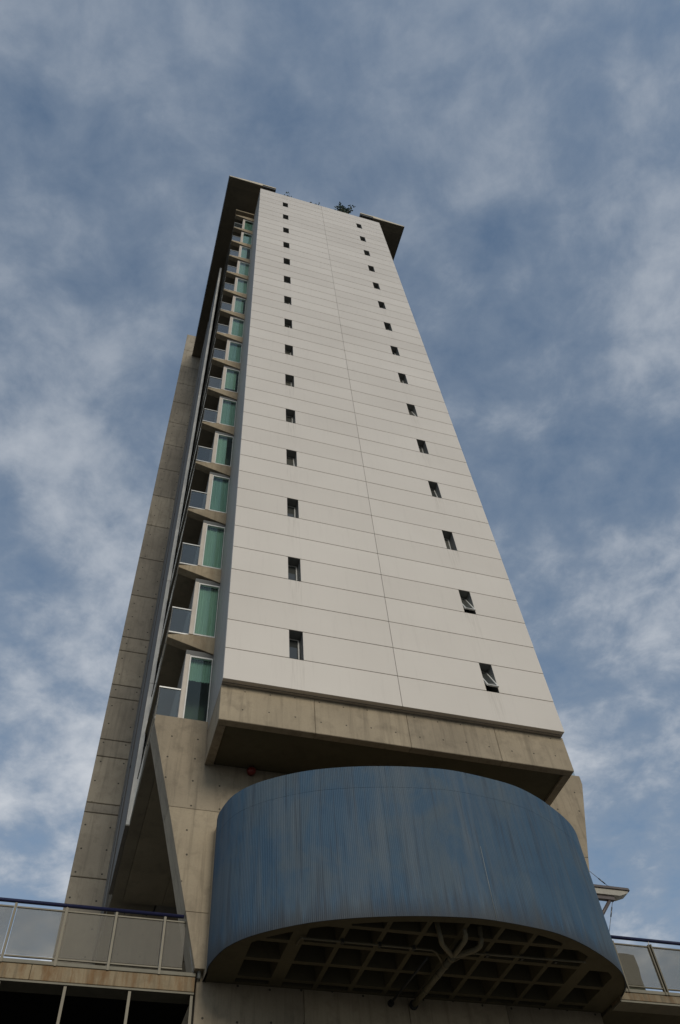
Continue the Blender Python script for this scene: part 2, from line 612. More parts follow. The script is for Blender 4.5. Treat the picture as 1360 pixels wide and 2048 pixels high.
def reveal(bm, w):
    # open box: four linings and a black back
    e = 0.004
    h0, h1 = 0.006, 0.994
    for q in (((0, e), (0, RD), h0, h1),):
        pass
    P = lambda x, y, z: bm.verts.new((x, y, z))
    for pts in (((e, .012, h0), (e, RD, h0), (e, RD, h1), (e, .012, h1)), ((w - e, .012, h0), (w - e, .012, h1), (w - e, RD, h1), (w - e, RD, h0)),
                ((e, .012, h1 - e), (w - e, .012, h1 - e), (w - e, RD, h1 - e), (e, RD, h1 - e)), ((e, .012, h0 + e), (w - e, .012, h0 + e), (w - e, RD, h0 + e), (e, RD, h0 + e))):
        bm.faces.new([P(*p) for p in pts])


W = WIN[0][1] - WIN[0][0]
me_rev = local_mesh(lambda b: reveal(b, W), 'window_reveal', 'window_reveal')


def back(b):
    v = [b.verts.new(p) for p in ((0.0, RD + .02, 0), (W, RD + .02, 0), (W, RD + .02, 1), (0, RD + .02, 1))]
    b.faces.new(v)


me_back = local_mesh(back, 'unlit_back', 'unlit_black')


def sash(b):
    a, c, f = 0.02, W - 0.02, 0.034
    z0, z1 = -0.93, 0.0
    bx(b, a, a + f, -.02, .02, z0, z1)
    bx(b, c - f * 1.15, c, -.02, .02, z0, z1)
    bx(b, a + f, c - f * 1.15, -.02, .02, z0, z0 + f)
    bx(b, a + f, c - f * 1.15, -.02, .02, z1 - f, z1)


def pane(b):
    bx(b, 0.05, W - 0.056, -.006, .006, -.9, -.03)


me_sash = local_mesh(sash, 'sash', 'white_frame')
me_pane = local_mesh(pane, 'pane', 'window_glass')
OPEN = {(1, 0): 24, (1, 1): 22, (1, 3): 8, (0, 3): 7, (1, 5): 14, (0, 8): 6}
for cidx, (a, bb) in enumerate(WIN):
    for k in range(15):
        zt = 3.0 * k
        w = part('window', me_rev, None, tower, loc=(a, 0, zt - 1.0), label='narrow window standing open at the bottom' if OPEN.get((cidx, k), 0) > 10 else None)
        part('unlit_back', me_back, None, tower, w, loc=(0, 0, 0), shift=False)
        s = part('sash', me_sash, None, tower, w, loc=(0, RD - .03, .975), shift=False)
        p = part('pane', me_pane, None, tower, w, loc=(0, RD - .03, .975), shift=False)
        ang = math.radians(-OPEN.get((cidx, k), 0))
        s.rotation_euler.x = ang
        p.rotation_euler.x = ang

b = bmnew()
bx(b, XL + .004, XR - .004, PD + .012, WY - .01, -2.008, -1.96)
part('base_flashing', b, 'cream_frame', tower)
WYW = 1.80            # front of the wedge wall, a little proud of the balcony line

# concrete band under the white box -------------------------------------
BY = 0.20
BL, BR = 2.712, 11.42
ZB = -3.03
for a, b in ((BL, 4.92), (4.925, 7.22), (7.225, 9.52), (9.525, BR)):
    q = bmnew()
    bx(q, a, b, BY, BY + .2, ZB, -2.012)
    part('band_beam', q, 'board_concrete', tower, bevel=0.012)
for a, b in ((BL + .002, BL + .2), (BR - .2, BR - .002)):
    q = bmnew()
    bx(q, a, b, BY + .202, WYW - .003, ZB, -2.03)
    part('band_return', q, 'board_concrete', tower, bevel=0.008)
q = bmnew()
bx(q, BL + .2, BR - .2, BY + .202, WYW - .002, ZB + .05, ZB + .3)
part('band_soffit', q, 'shaded_concrete', tower)

# wall on which it sits, in lifts ----------------------------------------
LS = (1.463, -2.02, 2.90, -7.64)
RS = (12.75, -2.02, 11.3, -7.64)


def lx(z):
    return LS[0] + (LS[2] - LS[0]) * (z - LS[1]) / (LS[3] - LS[1])


def rx(z):
    return RS[0] + (RS[2] - RS[0]) * (z - RS[1]) / (RS[3] - RS[1])


cuts = [-1.76, -4.22, -6.5, -7.56]
for i in range(3):
    z1, z0 = cuts[i], cuts[i + 1] + .006
    q = bmnew()
    if i == 0:
        prism(q, [(lx(-2.02) - .02, z1), (lx(-2.02) - .02, -2.02), (lx(z0), z0), (rx(z0), z0), (rx(-2.02) + .02, -2.02), (rx(-2.02) + .02, z1)], WYW, WY + .5)
    else:
        prism(q, [(lx(z1), z1), (lx(z0), z0), (rx(z0), z0), (rx(z1), z1)], WYW, WY + .5)
    part('wedge_wall', q, 'wall_concrete', tower, bevel=0.006)
q = bmnew()
bx(q, 1.9, 12.4, WYW + .02, WY + .47, -7.4, -1.8)
q.verts.ensure_lookup_table()
for v in q.verts:
    if v.co.z < -5:
        v.co.x = 3.0 if v.co.x < 5 else 11.2
part('wall_core', q, 'joint_dark', tower)
for z1, z0 in ((-7.56, -9.2), (-9.2, -12.0), (-12.0, -14.8), (-14.8, GZ)):
    for xa, xb in ((2.95, 5.0), (5.0, 7.1), (7.1, 9.2), (9.2, 11.34)):
        q = bmnew()
        bx(q, xa + .004, xb - .004, WY, WY + .5, z0 + (.008 if z0 > GZ else 0), z1 - .004)
        part('base_wall', q, 'wall_concrete', tower, bevel=0.01)

# tower body behind the wall line
q = bmnew()
bx(q, 2.78, 11.32, 4.9, 14.1, -1.9, 43.55)
part('body_wall', q, 'room', tower)
q = bmnew()
bx(q, 1.62, 12.5, 9.6, 9.95, GZ, -2.22)
part('lobby_wall', q, 'wall_concrete', tower)

# back wall, in lifts ------------------------------------------------------
YB = 14.2


def bxl(z):
    return 0.11 - 0.37 * min(1, max(-0.5, z / 49.5))


zs = [GZ] + [-13.65 + 3 * i for i in range(21)] + [49.5]
extra = {3.93, 6.5, 9.6, 12.45}
zs = sorted(set([z for z in zs] + list(extra)))
for i in range(len(zs) - 1):
    z0, z1 = zs[i], zs[i + 1]
    q = bmnew()
    g2 = .014
    prism(q, [(bxl(z0), z0 + g2), (3.2, z0 + g2), (3.2, z1 - g2), (bxl(z1), z1 - g2)], YB, YB + .55)
    part('back_wall_lift', q, 'back_concrete', tower, bevel=0.02)
q = bmnew()
prism(q, [(bxl(GZ) + .06, GZ), (3.15, GZ), (3.15, 49.4), (bxl(49) + .06, 49.4)], YB + .06, YB + .5)
part('back_wall_core', q, 'joint_dark', tower)

# balconies -------------------------------------------------------------------
XT = 1.43             # outer tip


def mirror(bm):
    for v in bm.verts:
        v.co.x = 2 * 7.165 - v.co.x


FACES = {}


def floor_shapes():
    d = {}

    def beam(b):
        prism(b, [(XT, -.17), (XT, -.27), (2.725, -.66), (2.725, -.012), (1.98, -.05)], WY, WY + .26)

    def slab(b):
        bx(b, XT + .02, 2.725, WY + .262, 13.9, -.27, -.06)

    d['beam'] = local_mesh(beam, 'balcony_beam', 'beam_concrete', 0.008)
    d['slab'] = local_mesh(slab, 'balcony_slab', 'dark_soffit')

    # glazed bay
    def jamb(b):
        bx(b, 1.985, 2.10, WY + .01, WY + .2, -.008, 2.22)

    def frame(b):
        bx(b, 2.102, 2.135, WY + .02, WY + .09, 0, 2.2)
        bx(b, 2.69, 2.708, WY + .02, WY + .09, 0, 2.2)
        bx(b, 2.136, 2.689, WY + .02, WY + .09, 0, .045)
        bx(b, 2.136, 2.689, WY + .02, WY + .09, 2.15, 2.2)

    def gp(b):
        bx(b, 2.13, 2.695, WY + .045, WY + .057, .04, 2.16)

    def cur(b, x0=2.12, x1=2.69, z0=.03, z1=2.19, n=26):
        pr = None
        for i in range(n + 1):
            x = x0 + (x1 - x0) * i / n
            y = WY + .17 + .014 * math.sin(i * 1.9) + .006 * math.sin(i * 0.7)
            v = (b.verts.new((x, y, z0)), b.verts.new((x, y, z1)))
            if pr:
                f = b.faces.new((pr[0], v[0], v[1], pr[1]))
                f.smooth = True
            pr = v

    def box(b):
        bx(b, 1.985, 2.03, WY + .21, 4.9, -.06, 2.32)     # side wall of the bay
        bx(b, 2.031, 2.725, WY + .8, WY + .85, -.05, 2.7)   # back of the bay

    def lintel(b):
        bx(b, 1.985, 2.72, WY + .04, WY + .3, 2.225, 2.40)

    d['jamb'] = local_mesh(jamb, 'jamb', 'cream_frame', 0.006)
    d['frame'] = local_mesh(frame, 'frame', 'white_frame')
    d['glass'] = local_mesh(gp, 'glass_pane', 'green_glass')
    d['cur'] = local_mesh(cur, 'curtain', 'curtain')
    d['cur2'] = local_mesh(lambda b: cur(b, 2.12, 2.50, .03, 2.19, 18), 'curtain', 'curtain')
    d['cur4'] = local_mesh(lambda b: cur(b, 2.12, 2.60, .5, 2.19, 22), 'curtain', 'curtain')
    d['cur3'] = local_mesh(lambda b: cur(b, 2.12, 2.69, 1.45, 2.19, 26), 'curtain', 'curtain')
    d['box'] = local_mesh(box, 'bay_wall', 'room')
    d['lintel'] = local_mesh(lintel, 'lintel', 'dark_metal')

    # railing
    def rp(b):
        bx(b, XT + .035, 1.965, WY + .03, WY + .042, -.03, .93)

    def tr(b):
        bx(b, XT + .005, 1.978, WY + .012, WY + .062, .93, .968)

    def br(b):
        bx(b, XT + .012, 1.978, WY + .012, WY + .062, -.062, -.02)

    def ps(b):
        bx(b, XT + .01, XT + .03, WY + .022, WY + .052, -.018, .928)

    def sg(b):
        bx(b, XT + .014, XT + .026, WY + .07, 5.6, -.05, .92)

    def sr(b):
        bx(b, XT + .002, XT + .036, WY + .07, 5.7, .93, .965)

    d['rp'] = local_mesh(rp, 'rail_pane', 'rail_glass')
    d['tr'] = local_mesh(tr, 'top_rail', 'rail_metal')
    d['br'] = local_mesh(br, 'bottom_rail', 'rail_metal')
    d['ps'] = local_mesh(ps, 'rail_post', 'dark_metal')
    d['sg'] = local_mesh(sg, 'side_pane', 'rail_glass')
    d['sr'] = local_mesh(sr, 'side_rail', 'screen_grey')
    return d


FS = floor_shapes()


def add_floor(k):
    zf = -1.65 + 3.0 * k
    L = (0, 0, zf)
    if k > 0:
        part('balcony_beam', FS['beam'], None, tower, loc=L)
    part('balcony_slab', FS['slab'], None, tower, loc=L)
    if k == 15:
        return
    bay = part('glazed_bay', FS['box'], None, tower, loc=L)
    for nm, key in (('jamb', 'jamb'), ('frame', 'frame'), ('glass_pane', 'glass'), ('lintel', 'lintel')):
        part(nm, FS[key], None, tower, bay, shift=False)
    ck = {0: 'cur3', 4: 'cur2', 9: 'cur4', 12: 'cur2', 6: 'cur4'}.get(k, 'cur')
    part('curtain', FS[ck], None, tower, bay, shift=False)
    rl = part('balcony_railing', FS['tr'], None, tower, loc=L)
    for nm, key in (('rail_pane', 'rp'), ('bottom_rail', 'br'), ('rail_post', 'ps'), ('side_pane', 'sg'), ('side_rail', 'sr')):
        part(nm, FS[key], None, tower, rl, shift=False)


for k in range(16):
    add_floor(k)
# top ledge above the last balcony
q = bmnew()
bx(q, 1.40, 2.7, WY, WY + .3, 44.35, 44.55)
part('top_ledge', q, 'beam_concrete', tower)
# the balcony peeping out on the far right of the first floor
q = bmnew()
bx(q, 11.5, 12.86, WY + .02, 9.5, -1.9, -1.70)
part('balcony_slab', q, 'dark_soffit', tower)
q = bmnew()
bx(q, 11.5, 12.80, WY + .03, WY + .042, -1.66, -.75)
rr = part('balcony_railing', q, 'rail_glass', tower)
q = bmnew()
bx(q, 11.5, 12.82, WY + .012, WY + .062, -1.71, -1.64)
part('bottom_rail', q, 'rail_metal', tower, rr, shift=True)

# soffit of the first slab: shallow joint strips in the deep overhang
for xa, xb in ((XT + .03, 1.775), (1.785, 2.9), (2.91, 5.2)):
    q = bmnew()
    bx(q, xa, xb, WY + .51, 9.59, -2.02, -1.93)
    part('soffit_plank', q, 'dark_soffit', tower)

# screens on the side
FXT, FXB = 1.14, 1.345


def fx(z):
    return FXB + (FXT - FXB) * (z + 1.95) / 45.4


bands = [-1.95 + 5.05 * i for i in range(10)]
for i in range(9):
    z0, z1 = bands[i], bands[i + 1]
    q = bmnew()
    prism(q, [(fx(z0) + .012, z0 + .01), (fx(z0) + .135, z0 + .01), (fx(z1) + .135, z1 - .01), (fx(z1) + .012, z1 - .01)], 6.0, 6.06)
    fin = part('side_screen', q, 'screen_edge', tower)
    q = bmnew()
    prism(q, [(fx(z0), z0 + .01), (fx(z0) + .1, z0 + .01), (fx(z1) + .1, z1 - .01), (fx(z1), z1 - .01)], 6.062, 9.4)
    part('screen_sheet', q, 'screen_grey', tower, fin)
for yy, dz in ((10.2, 0.0), (12.0, 0.0)):
    for i in range(9):
        z0, z1 = bands[i], bands[i + 1]
        q = bmnew()
        prism(q, [(fx(z0) - .01, z0 + .05), (fx(z0) + .05, z0 + .05), (fx(z1) + .05, z1 - .05), (fx(z1) - .01, z1 - .05)], yy, yy + 1.3)
        part('side_screen', q, 'screen_grey', tower)
for k in range(15):
    q = bmnew()
    bx(q, XT + .05, XT + .1, 6.2, 13.8, -1.65 + 3 * k, -1.65 + 3 * k + 2.7)
    part('side_glazing', q, 'window_glass', tower)

# roof ------------------------------------------------------------------------
ZR = 45.5
q = bmnew()
bx(q, 0.49, 13.52, 0.75, YB - .02, ZR, ZR + .3)
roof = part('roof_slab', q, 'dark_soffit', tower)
RC = 7.005


def wing(sgn):
    X = lambda x: x if sgn < 0 else 2 * RC - x
    q = bmnew()
    prism(q, [(X(.49), ZR + .02), (X(2.87), ZR - .02), (X(2.87), ZR + .52), (X(.49), ZR + .18)], .13, .18)
    part('roof_fascia', q, 'roof_edge', tower)
    q = bmnew()
    xs = sorted((X(.49), X(2.87)))
    bx(q, xs[0], xs[1], .182, .748, ZR, ZR + .14)
    part('roof_eave', q, 'dark_soffit', tower)
    xs = sorted((X(2.875), X(3.84)))
    q = bmnew()
    bx(q, xs[0], xs[1], .13, .17, ZR + .26, ZR + .46)
    part('roof_fascia', q, 'roof_edge', tower)
    q = bmnew()
    bx(q, xs[0], xs[1], .172, .748, ZR + .02, ZR + .44)
    part('roof_eave', q, 'dark_metal', tower)


wing(-1)
wing(1)
# grey edge trim along the left and right roof edges
for xa in (0.455, 13.525):
    q = bmnew()
    bx(q, xa, xa + .03, .14, YB - .03, ZR - .03, ZR + .33)
    part('edge_trim', q, 'dark_metal', tower)

# ------------------------------------------------------------------ blue curved balcony
drum = Thing('curved_balcony', 'blue corrugated metal curved balcony with coffered concrete underside', 'balcony', (7.25, 1.9, -7.72))
ctrl = [(3.06, 1.58), (3.07, 1.25), (3.24, .66), (3.65, .15), (4.38, -.33), (5.2, -.66), (6.1, -.89), (7.0, -1.01), (7.6, -1.03), (8.3, -.96), (9.0, -.82), (9.7, -.53), (10.4, -.12), (10.95, .33), (11.3, .82), (11.45, 1.34), (11.46, 1.93)]
path = [Vector((p.x, p.y)) for p in smooth_path([(x, y, 0) for x, y in ctrl], 16)]
cum = [0.0]
for i in range(1, len(path)):
    cum.append(cum[-1] + (path[i] - path[i - 1]).length)
TOT = cum[-1]


def at(s):
    s = min(max(s, 0), TOT - 1e-6)
    lo, hi = 0, len(cum) - 1
    while hi - lo > 1:
        m = (lo + hi) // 2
        if cum[m] <= s:
            lo = m
        else:
            hi = m
    u = (s - cum[lo]) / (cum[hi] - cum[lo])
    p = path[lo].lerp(path[hi], u)
    a, b = path[max(lo - 3, 0)], path[min(hi + 3, len(path) - 1)]
    d = (b - a).normalized()
    return p, Vector((d.y, -d.x))       # outward


ZD0, ZD1 = -7.72, -4.57
PITCH = 0.036
seams = [0.0, 1.9, 4.1, 5.93, 8.2, 10.2, TOT]
rows = ((ZD0, ZD1 - .512), (ZD1 - .508, ZD1))
for r, (za, zb) in enumerate(rows):
    for i in range(len(seams) - 1):
        s0, s1 = seams[i] + .0015, seams[i + 1] - .0015
        n = max(4, int((s1 - s0) / PITCH * 4))
        q = bmnew()
        outer, inner = [], []
        for k in range(n + 1):
            s = s0 + (s1 - s0) * k / n
            p, nn = at(s)
            off = 0.0055 * abs(math.sin(math.pi * s / PITCH)) + 0.004 * math.sin(s * 2.3 + i)
            o = p + nn * off
            inn = p - nn * 0.012
            outer.append([q.verts.new((o.x, o.y, z)) for z in (za, zb)])
            inner.append([q.verts.new((inn.x, inn.y, z)) for z in (za, zb)])
        for k in range(n):
            q.faces.new((outer[k][0], outer[k + 1][0], outer[k + 1][1], outer[k][1]))
            q.faces.new((inner[k][0], inner[k][1], inner[k + 1][1], inner[k + 1][0]))
            q.faces.new((outer[k][0], inner[k][0], inner[k + 1][0], outer[k + 1][0]))
            q.faces.new((outer[k][1], outer[k + 1][1], inner[k + 1][1], inner[k][1]))
        for k in (0, n):
            q.faces.new((outer[k][0], outer[k][1], inner[k][1], inner[k][0]))
        part('corrugated_sheet', q, 'blue_sheet', drum)
        if r == 0 and i == 2:
            q = bmnew()
            p, nn = at(seams[i + 1])
            tube(q, [(p.x + nn.x * .014, p.y + nn.y * .014, za + .01), (p.x + nn.x * .014, p.y + nn.y * .014, zb - 1.2)], .004, 6)
            part('seam_strip', q, 'pipe_grey', drum)

# backing wall, top deck
ring = [at(TOT * i / 90) for i in range(91)]
q = bmnew()
ro = [(p.x - n.x * .02, p.y - n.y * .02) for p, n in ring]
ri = [(p.x - n.x * .2, p.y - n.y * .2) for p, n in ring]
for za, zb in ((ZD0 + .08, ZD1 - .02),):
    vo = [[q.verts.new((x, y, z)) for x, y in ro] for z in (za, zb)]
    vi = [[q.verts.new((x, y, z)) for x, y in ri] for z in (za, zb)]
    for i in range(90):
        q.faces.new((vo[0][i], vo[0][i + 1], vo[1][i + 1], vo[1][i]))
        q.faces.new((vi[0][i], vi[1][i], vi[1][i + 1], vi[0][i + 1]))
        q.faces.new((vo[0][i], vi[0][i], vi[0][i + 1], vo[0][i + 1]))
        q.faces.new((vo[1][i], vo[1][i + 1], vi[1][i + 1], vi[1][i]))
part('parapet_wall', q, 'metal_cap', drum)
q = bmnew()
prism_z(q, ri + [(11.2, WY - .01), (3.15, WY - .01)], ZD1 - 1.3, ZD1 - 1.1)
part('deck', q, 'shaded_concrete', drum)

# coffered underside
ZS = -7.70
outline = [(p.x - n.x * .015, p.y - n.y * .015) for p, n in ring] + [(11.42, WY - .006), (3.06, WY - .006)]
inset = [(p.x - n.x * .22, p.y - n.y * .22) for p, n in ring] + [(11.1, WY - .09), (3.4, WY - .09)]


def clip(poly, conv):
    # keep the part of poly inside the convex loop conv (counter-clockwise)
    out = poly
    for i in range(len(conv)):
        a, b = Vector(conv[i]), Vector(conv[(i + 1) % len(conv)])
        e = b - a
        if e.length < 1e-6:
            continue
        res = []
        for j in range(len(out)):
            p, q2 = Vector(out[j]), Vector(out[(j + 1) % len(out)])
            sp, sq = e.x * (p.y - a.y) - e.y * (p.x - a.x), e.x * (q2.y - a.y) - e.y * (q2.x - a.x)
            if sp >= 0:
                res.append((p.x, p.y))
            if (sp >= 0) != (sq >= 0):
                u = sp / (sp - sq)
                c = p + (q2 - p) * u
                res.append((c.x, c.y))
        out = res
        if len(out) < 3:
            return []
    return out


def area(p):
    return 0.5 * sum(p[i][0] * p[(i + 1) % len(p)][1] - p[(i + 1) % len(p)][0] * p[i][1] for i in range(len(p)))


def hull(pts):
    pts = sorted(set((round(a, 4), round(b, 4)) for a, b in pts))
    def half(ps):
        h = []
        for p in ps:
            while len(h) > 1 and (h[-1][0] - h[-2][0]) * (p[1] - h[-2][1]) - (h[-1][1] - h[-2][1]) * (p[0] - h[-2][0]) <= 1e-7:
                h.pop()
            h.append(p)
        return h
    a, b = half(pts), half(pts[::-1])
    return a[:-1] + b[:-1]


inset = hull(inset)
cx = [(3.64, 4.28)] + [(4.49 + .695 * i + .045, 4.49 + .695 * (i + 1) - .045) for i in range(8)] + [(10.28, 10.86)]
cy = [(-1.0, -.385), (-.285, .275), (.375, .955), (1.055, 1.635), (1.735, 1.88)]
holes = []
for xa, xb in cx:
    for ya, yb in cy:
        pl = clip([(xa, ya), (xb, ya), (xb, yb), (xa, yb)], inset)
        if len(pl) >= 3 and abs(area(pl)) > .035:
            clean = []
            for p in pl:
                if not clean or (Vector(p) - Vector(clean[-1])).length > .012:
                    clean.append(p)
            if (Vector(clean[0]) - Vector(clean[-1])).length < .012:
                clean.pop()
            if len(clean) >= 3:
                holes.append(clean)
loops = [[Vector((x, y, 0)) for x, y in outline]] + [[Vector((x, y, 0)) for x, y in h] for h in holes]
tris = tessellate_polygon(loops)
flat = [p for l in loops for p in l]
q = bmnew()
vs = [q.verts.new((p.x, p.y, ZS)) for p in flat]
for tri in tris:
    try:
        q.faces.new([vs[i] for i in tri])
    except ValueError:
        pass
slab = part('coffered_slab', q, 'shaded_concrete', drum)
for h in holes:
    q = bmnew()
    mx, my = sum(p[0] for p in h) / len(h), sum(p[1] for p in h) / len(h)
    a = [q.verts.new((x, y, ZS)) for x, y in h]
    b = [q.verts.new((mx + (x - mx) * .86, my + (y - my) * .86, ZS + .3)) for x, y in h]
    for i in range(len(h)):
        j = (i + 1) % len(h)
        q.faces.new((a[i], a[j], b[j], b[i]))
    q.faces.new(b)
    part('coffer', q, 'shaded_concrete', drum, slab)
q = bmnew()
prism_z(q, [(x, y) for x, y in outline], ZS + .34, ZS + .42)
part('slab_top', q, 'shaded_concrete', drum, slab)
# side edge of the slab next to the wall
q = bmnew()
bx(q, 3.062, 3.1, 1.585, WY - .004, ZS, ZS + 3.0)
part('end_plate', q, 'wall_concrete', drum)

# ------------------------------------------------------------------ pipes under the balcony
ZP = -7.84
pipe = Thing('drain_pipe', 'thick cream drain pipe with three upturned branches under the blue balcony', 'pipe', (7.2, 1.9, ZP))
q = bmnew()
tube(q, [(7.29, .02, ZP), (7.24, 1.0, ZP), (7.19, 1.965, ZP)], .058, 14)
part('main_pipe', q, 'pipe_cream', pipe)
for i, pts in enumerate((((7.28, .05, ZP), (7.1, -.14, ZP), (6.93, -.33, ZP + .0), (6.86, -.45, ZP + .06), (6.80, -.52, ZP + .3)),
                         ((7.29, .04, ZP), (7.30, -.25, ZP), (7.31, -.5, ZP + .02), (7.28, -.6, ZP + .1), (7.26, -.64, ZP + .3)),
                         ((7.30, .05, ZP), (7.47, -.1, ZP), (7.63, -.28, ZP), (7.66, -.42, ZP + .06), (7.64, -.52, ZP + .3)))):
    q = bmnew()
    tube(q, smooth_path(pts, 5), .046, 12)
    part('branch', q, 'pipe_cream', pipe)
for y in (.12, .38, .72, 1.35):
    q = bmnew()
    x = 7.29 - .052 * y
    tube(q, [(x, y - .03, ZP), (x - .003, y + .03, ZP)], .068, 14)
    part('collar', q, 'pipe_cream', pipe)
q = bmnew()
tube(q, [(7.193, 1.9, ZP), (7.19, 1.967, ZP)], .085, 14)
part('wall_flange', q, 'pipe_dark', pipe)
p2 = Thing('black_pipe', 'thin black pipe running to the wall beside the thick drain pipe', 'pipe', (6.72, 1.9, ZP))
q = bmnew()
tube(q, [(6.84, .18, ZP), (6.72, 1.965, ZP)], .022, 10)
part('pipe_run', q, 'pipe_dark', p2)
q = bmnew()
tube(q, [(6.725, 1.9, ZP), (6.72, 1.966, ZP)], .06, 12)
part('wall_flange', q, 'pipe_dark', p2)
for lab, pts in (('thin cream conduit crossing the left coffers of the balcony underside', ((4.42, .33, ZP + .1), (4.44, .09, ZP + .1), (6.9, .09, ZP + .1), (7.0, .12, ZP + .08), (7.2, .36, ZP + .02))),
                 ('thin cream conduit crossing the right coffers of the balcony underside', ((10.0, .02, ZP + .1), (7.7, .07, ZP + .1), (7.58, .11, ZP + .08), (7.33, .33, ZP + .02)))):
    th = Thing('conduit', lab, 'pipe', pts[1], 'conduits under the balcony')
    q = bmnew()
    tube(q, pts, .021, 8)
    part('conduit_run', q, 'pipe_cream', th)
    for xx in ((5.2, 5.9, 6.55) if pts[0][0] < 5 else (8.0, 8.7, 9.4)):
        q = bmnew()
        bx(q, xx - .025, xx + .025, .055, .125, ZP + .07, ZS - .002)
        part('bracket', q, 'pipe_dark', th)

dp = Thing('downpipe', 'slim grey downpipe on the concrete wall left of the blue balcony', 'pipe', (2.99, 1.9, -7.7))
q = bmnew()
tube(q, [(2.985, 1.92, -7.68), (2.985, 1.92, -6.3)], .036, 10)
part('pipe_run', q, 'pipe_grey', dp)
for z in (-6.5, -7.4):
    q = bmnew()
    bx(q, 2.93, 3.04, 1.93, 1.968, z, z + .04)
    part('bracket', q, 'dark_metal', dp)

# ------------------------------------------------------------------ alarm siren
al = Thing('alarm_siren', 'round red alarm siren on the concrete wall under the band', 'siren', (3.80, WYW, -3.08))
q = bmnew()
tube(q, [(3.80, WYW - .001, -3.08), (3.80, WYW - .05, -3.08)], .085, 20)
part('base_plate', q, 'red_plastic', al)
q = bmnew()
rs = [(0.05, .10), (.08, .105), (.11, .097), (.14, .072), (.156, .038), (.16, .006)]
prev = None
for d, r in rs:
    rg = [q.verts.new((3.80 + r * math.cos(2 * math.pi * k / 24), WYW - d, -3.08 + r * math.sin(2 * math.pi * k / 24))) for k in range(24)]
    if prev:
        for k in range(24):
            f = q.faces.new((prev[k], prev[(k + 1) % 24], rg[(k + 1) % 24], rg[k]))
            f.smooth = True
    prev = rg
q.faces.new(prev)
part('dome', q, 'red_plastic', al)


# ------------------------------------------------------------------ terraces
def terrace(name, label, x0, x1, yf, zt, zb, mull, dark):
    th = Thing(name, label, 'terrace', ((x0 + x1) / 2, yf + 5, GZ))
    n = max(1, int(abs(x1 - x0) / 2.6))
    for i in range(n):
        a, b = x0 + (x1 - x0) * i / n, x0 + (x1 - x0) * (i + 1) / n
        q = bmnew()
        bx(q, a + .003, b - .003, yf + .02, yf + .4, zb + .035, zt - .07)
        part('edge_block', q, 'stained_concrete', th, bevel=.008)
    q = bmnew()
    bx(q, x0, x1, yf + .005, yf + .42, zt - .068, zt)
    part('kerb', q, 'kerb_paint', th, bevel=.006)
    q = bmnew()
    bx(q, x0, x1, yf + .035, yf + .42, zb, zb + .033)
    part('drip_edge', q, 'kerb_paint', th)
    q = bmnew()
    bx(q, x0, x1, yf + .42, 13.9, zb + .05, zt - .02)
    part('terrace_slab', q, 'dark_interior' if dark else 'shaded_concrete', th)
    q = bmnew()
    bx(q, x0, x1, yf + .425, 13.9, zt - .018, zt - .002)
    part('paving', q, 'pale_paving', th)
    if dark:
        q = bmnew()
        bx(q, x0, x1, 8.0, 8.2, GZ, zb + .04)
        part('inner_wall', q, 'dark_interior', th)
        q = bmnew()
        bx(q, x0, x0 + .2, yf + .5, 8.0, GZ, zb + .04)
        part('end_wall', q, 'dark_interior', th)
        q = bmnew()
        bx(q, x0, x1, yf + .5, 8.0, -12.0, -11.8)
        part('mezzanine_floor', q, 'dark_interior', th)
        for x in mull:
            q = bmnew()
            bx(q, x - .025, x + .025, yf + .06, yf + .14, GZ, zb - .002)
            part('mullion', q, 'post_beige', th)
    else:
        q = bmnew()
        bx(q, x0, x1, 5.6, 5.9, GZ, zb + .045)
        part('under_wall', q, 'wall_concrete', th)
    return th


terrace('podium_terrace', 'stained concrete terrace edge on the left above a black opening with thin posts', -14.5, 2.92, 1.90, -7.585, -7.95, [2.885, 1.775, .655] + [.655 - 1.115 * i for i in range(1, 14)], True)
terrace('podium_terrace', 'concrete terrace edge on the right, half hidden by the blue balcony', 11.38, 24.0, 1.20, -7.55, -7.80, [], False)


def railing(label, x0, x1, y, z0, zt, zh, posts, endcap, double):
    th = Thing('terrace_railing', label, 'railing', ((x0 + x1) / 2, y, z0))
    q = bmnew()
    tube(q, [(x0, y - .02, zh), (x1, y - .02, zh)], .035, 12)
    part('handrail', q, 'handrail_blue', th)
    for p in posts:
        q = bmnew()
        w = .022
        if double:
            bx(q, p - .05, p - .02, y - .03, y + .03, z0 - .1, zt)
            bx(q, p + .02, p + .05, y - .03, y + .03, z0 - .1, zt + .02)
        else:
            bx(q, p - w, p + w, y - .035, y + .035, z0 - .1, zt + .03)
        po = part('post', q, 'post_beige', th)
        q = bmnew()
        tube(q, [(p, y, zt - .01), (p, y - .02, zh - .03)], .012, 6)
        part('stanchion', q, 'rail_metal', th, po)
    edges = sorted(posts)
    spans = [(edges[i] + .03, edges[i + 1] - .03) for i in range(len(edges) - 1)] + ([(edges[-1] + .03, endcap)] if endcap else [])
    for a, b in spans:
        q = bmnew()
        bx(q, a + .006, b - .006, y + .0, y + .012, z0 + .06, zt - .035)
        pn = part('pane', q, 'frosted_glass', th)
        for zz in (z0 + .03, zt - .03):
            q = bmnew()
            bx(q, a, b, y - .014, y + .024, zz - .012, zz + .012)
            part('pane_rail', q, 'post_beige', th, pn)
    return th


r1 = railing('long frosted glass railing with dark blue handrail on the left terrace', -14.3, 2.60, 1.93, -7.56, -6.62, -6.55, [2.245 - .922 * i for i in range(18)], 2.66, False)
q = bmnew()
tube(q, [(2.675, 1.935, -6.63), (2.875, 1.935, -7.56)], .014, 8)
part('end_bar', q, 'rail_metal', r1)
railing('frosted glass railing with dark blue handrail on the right terrace', 11.3, 23.5, 1.22, -7.52, -6.6, -6.50, [11.6 + .92 * i for i in range(14)], None, True)

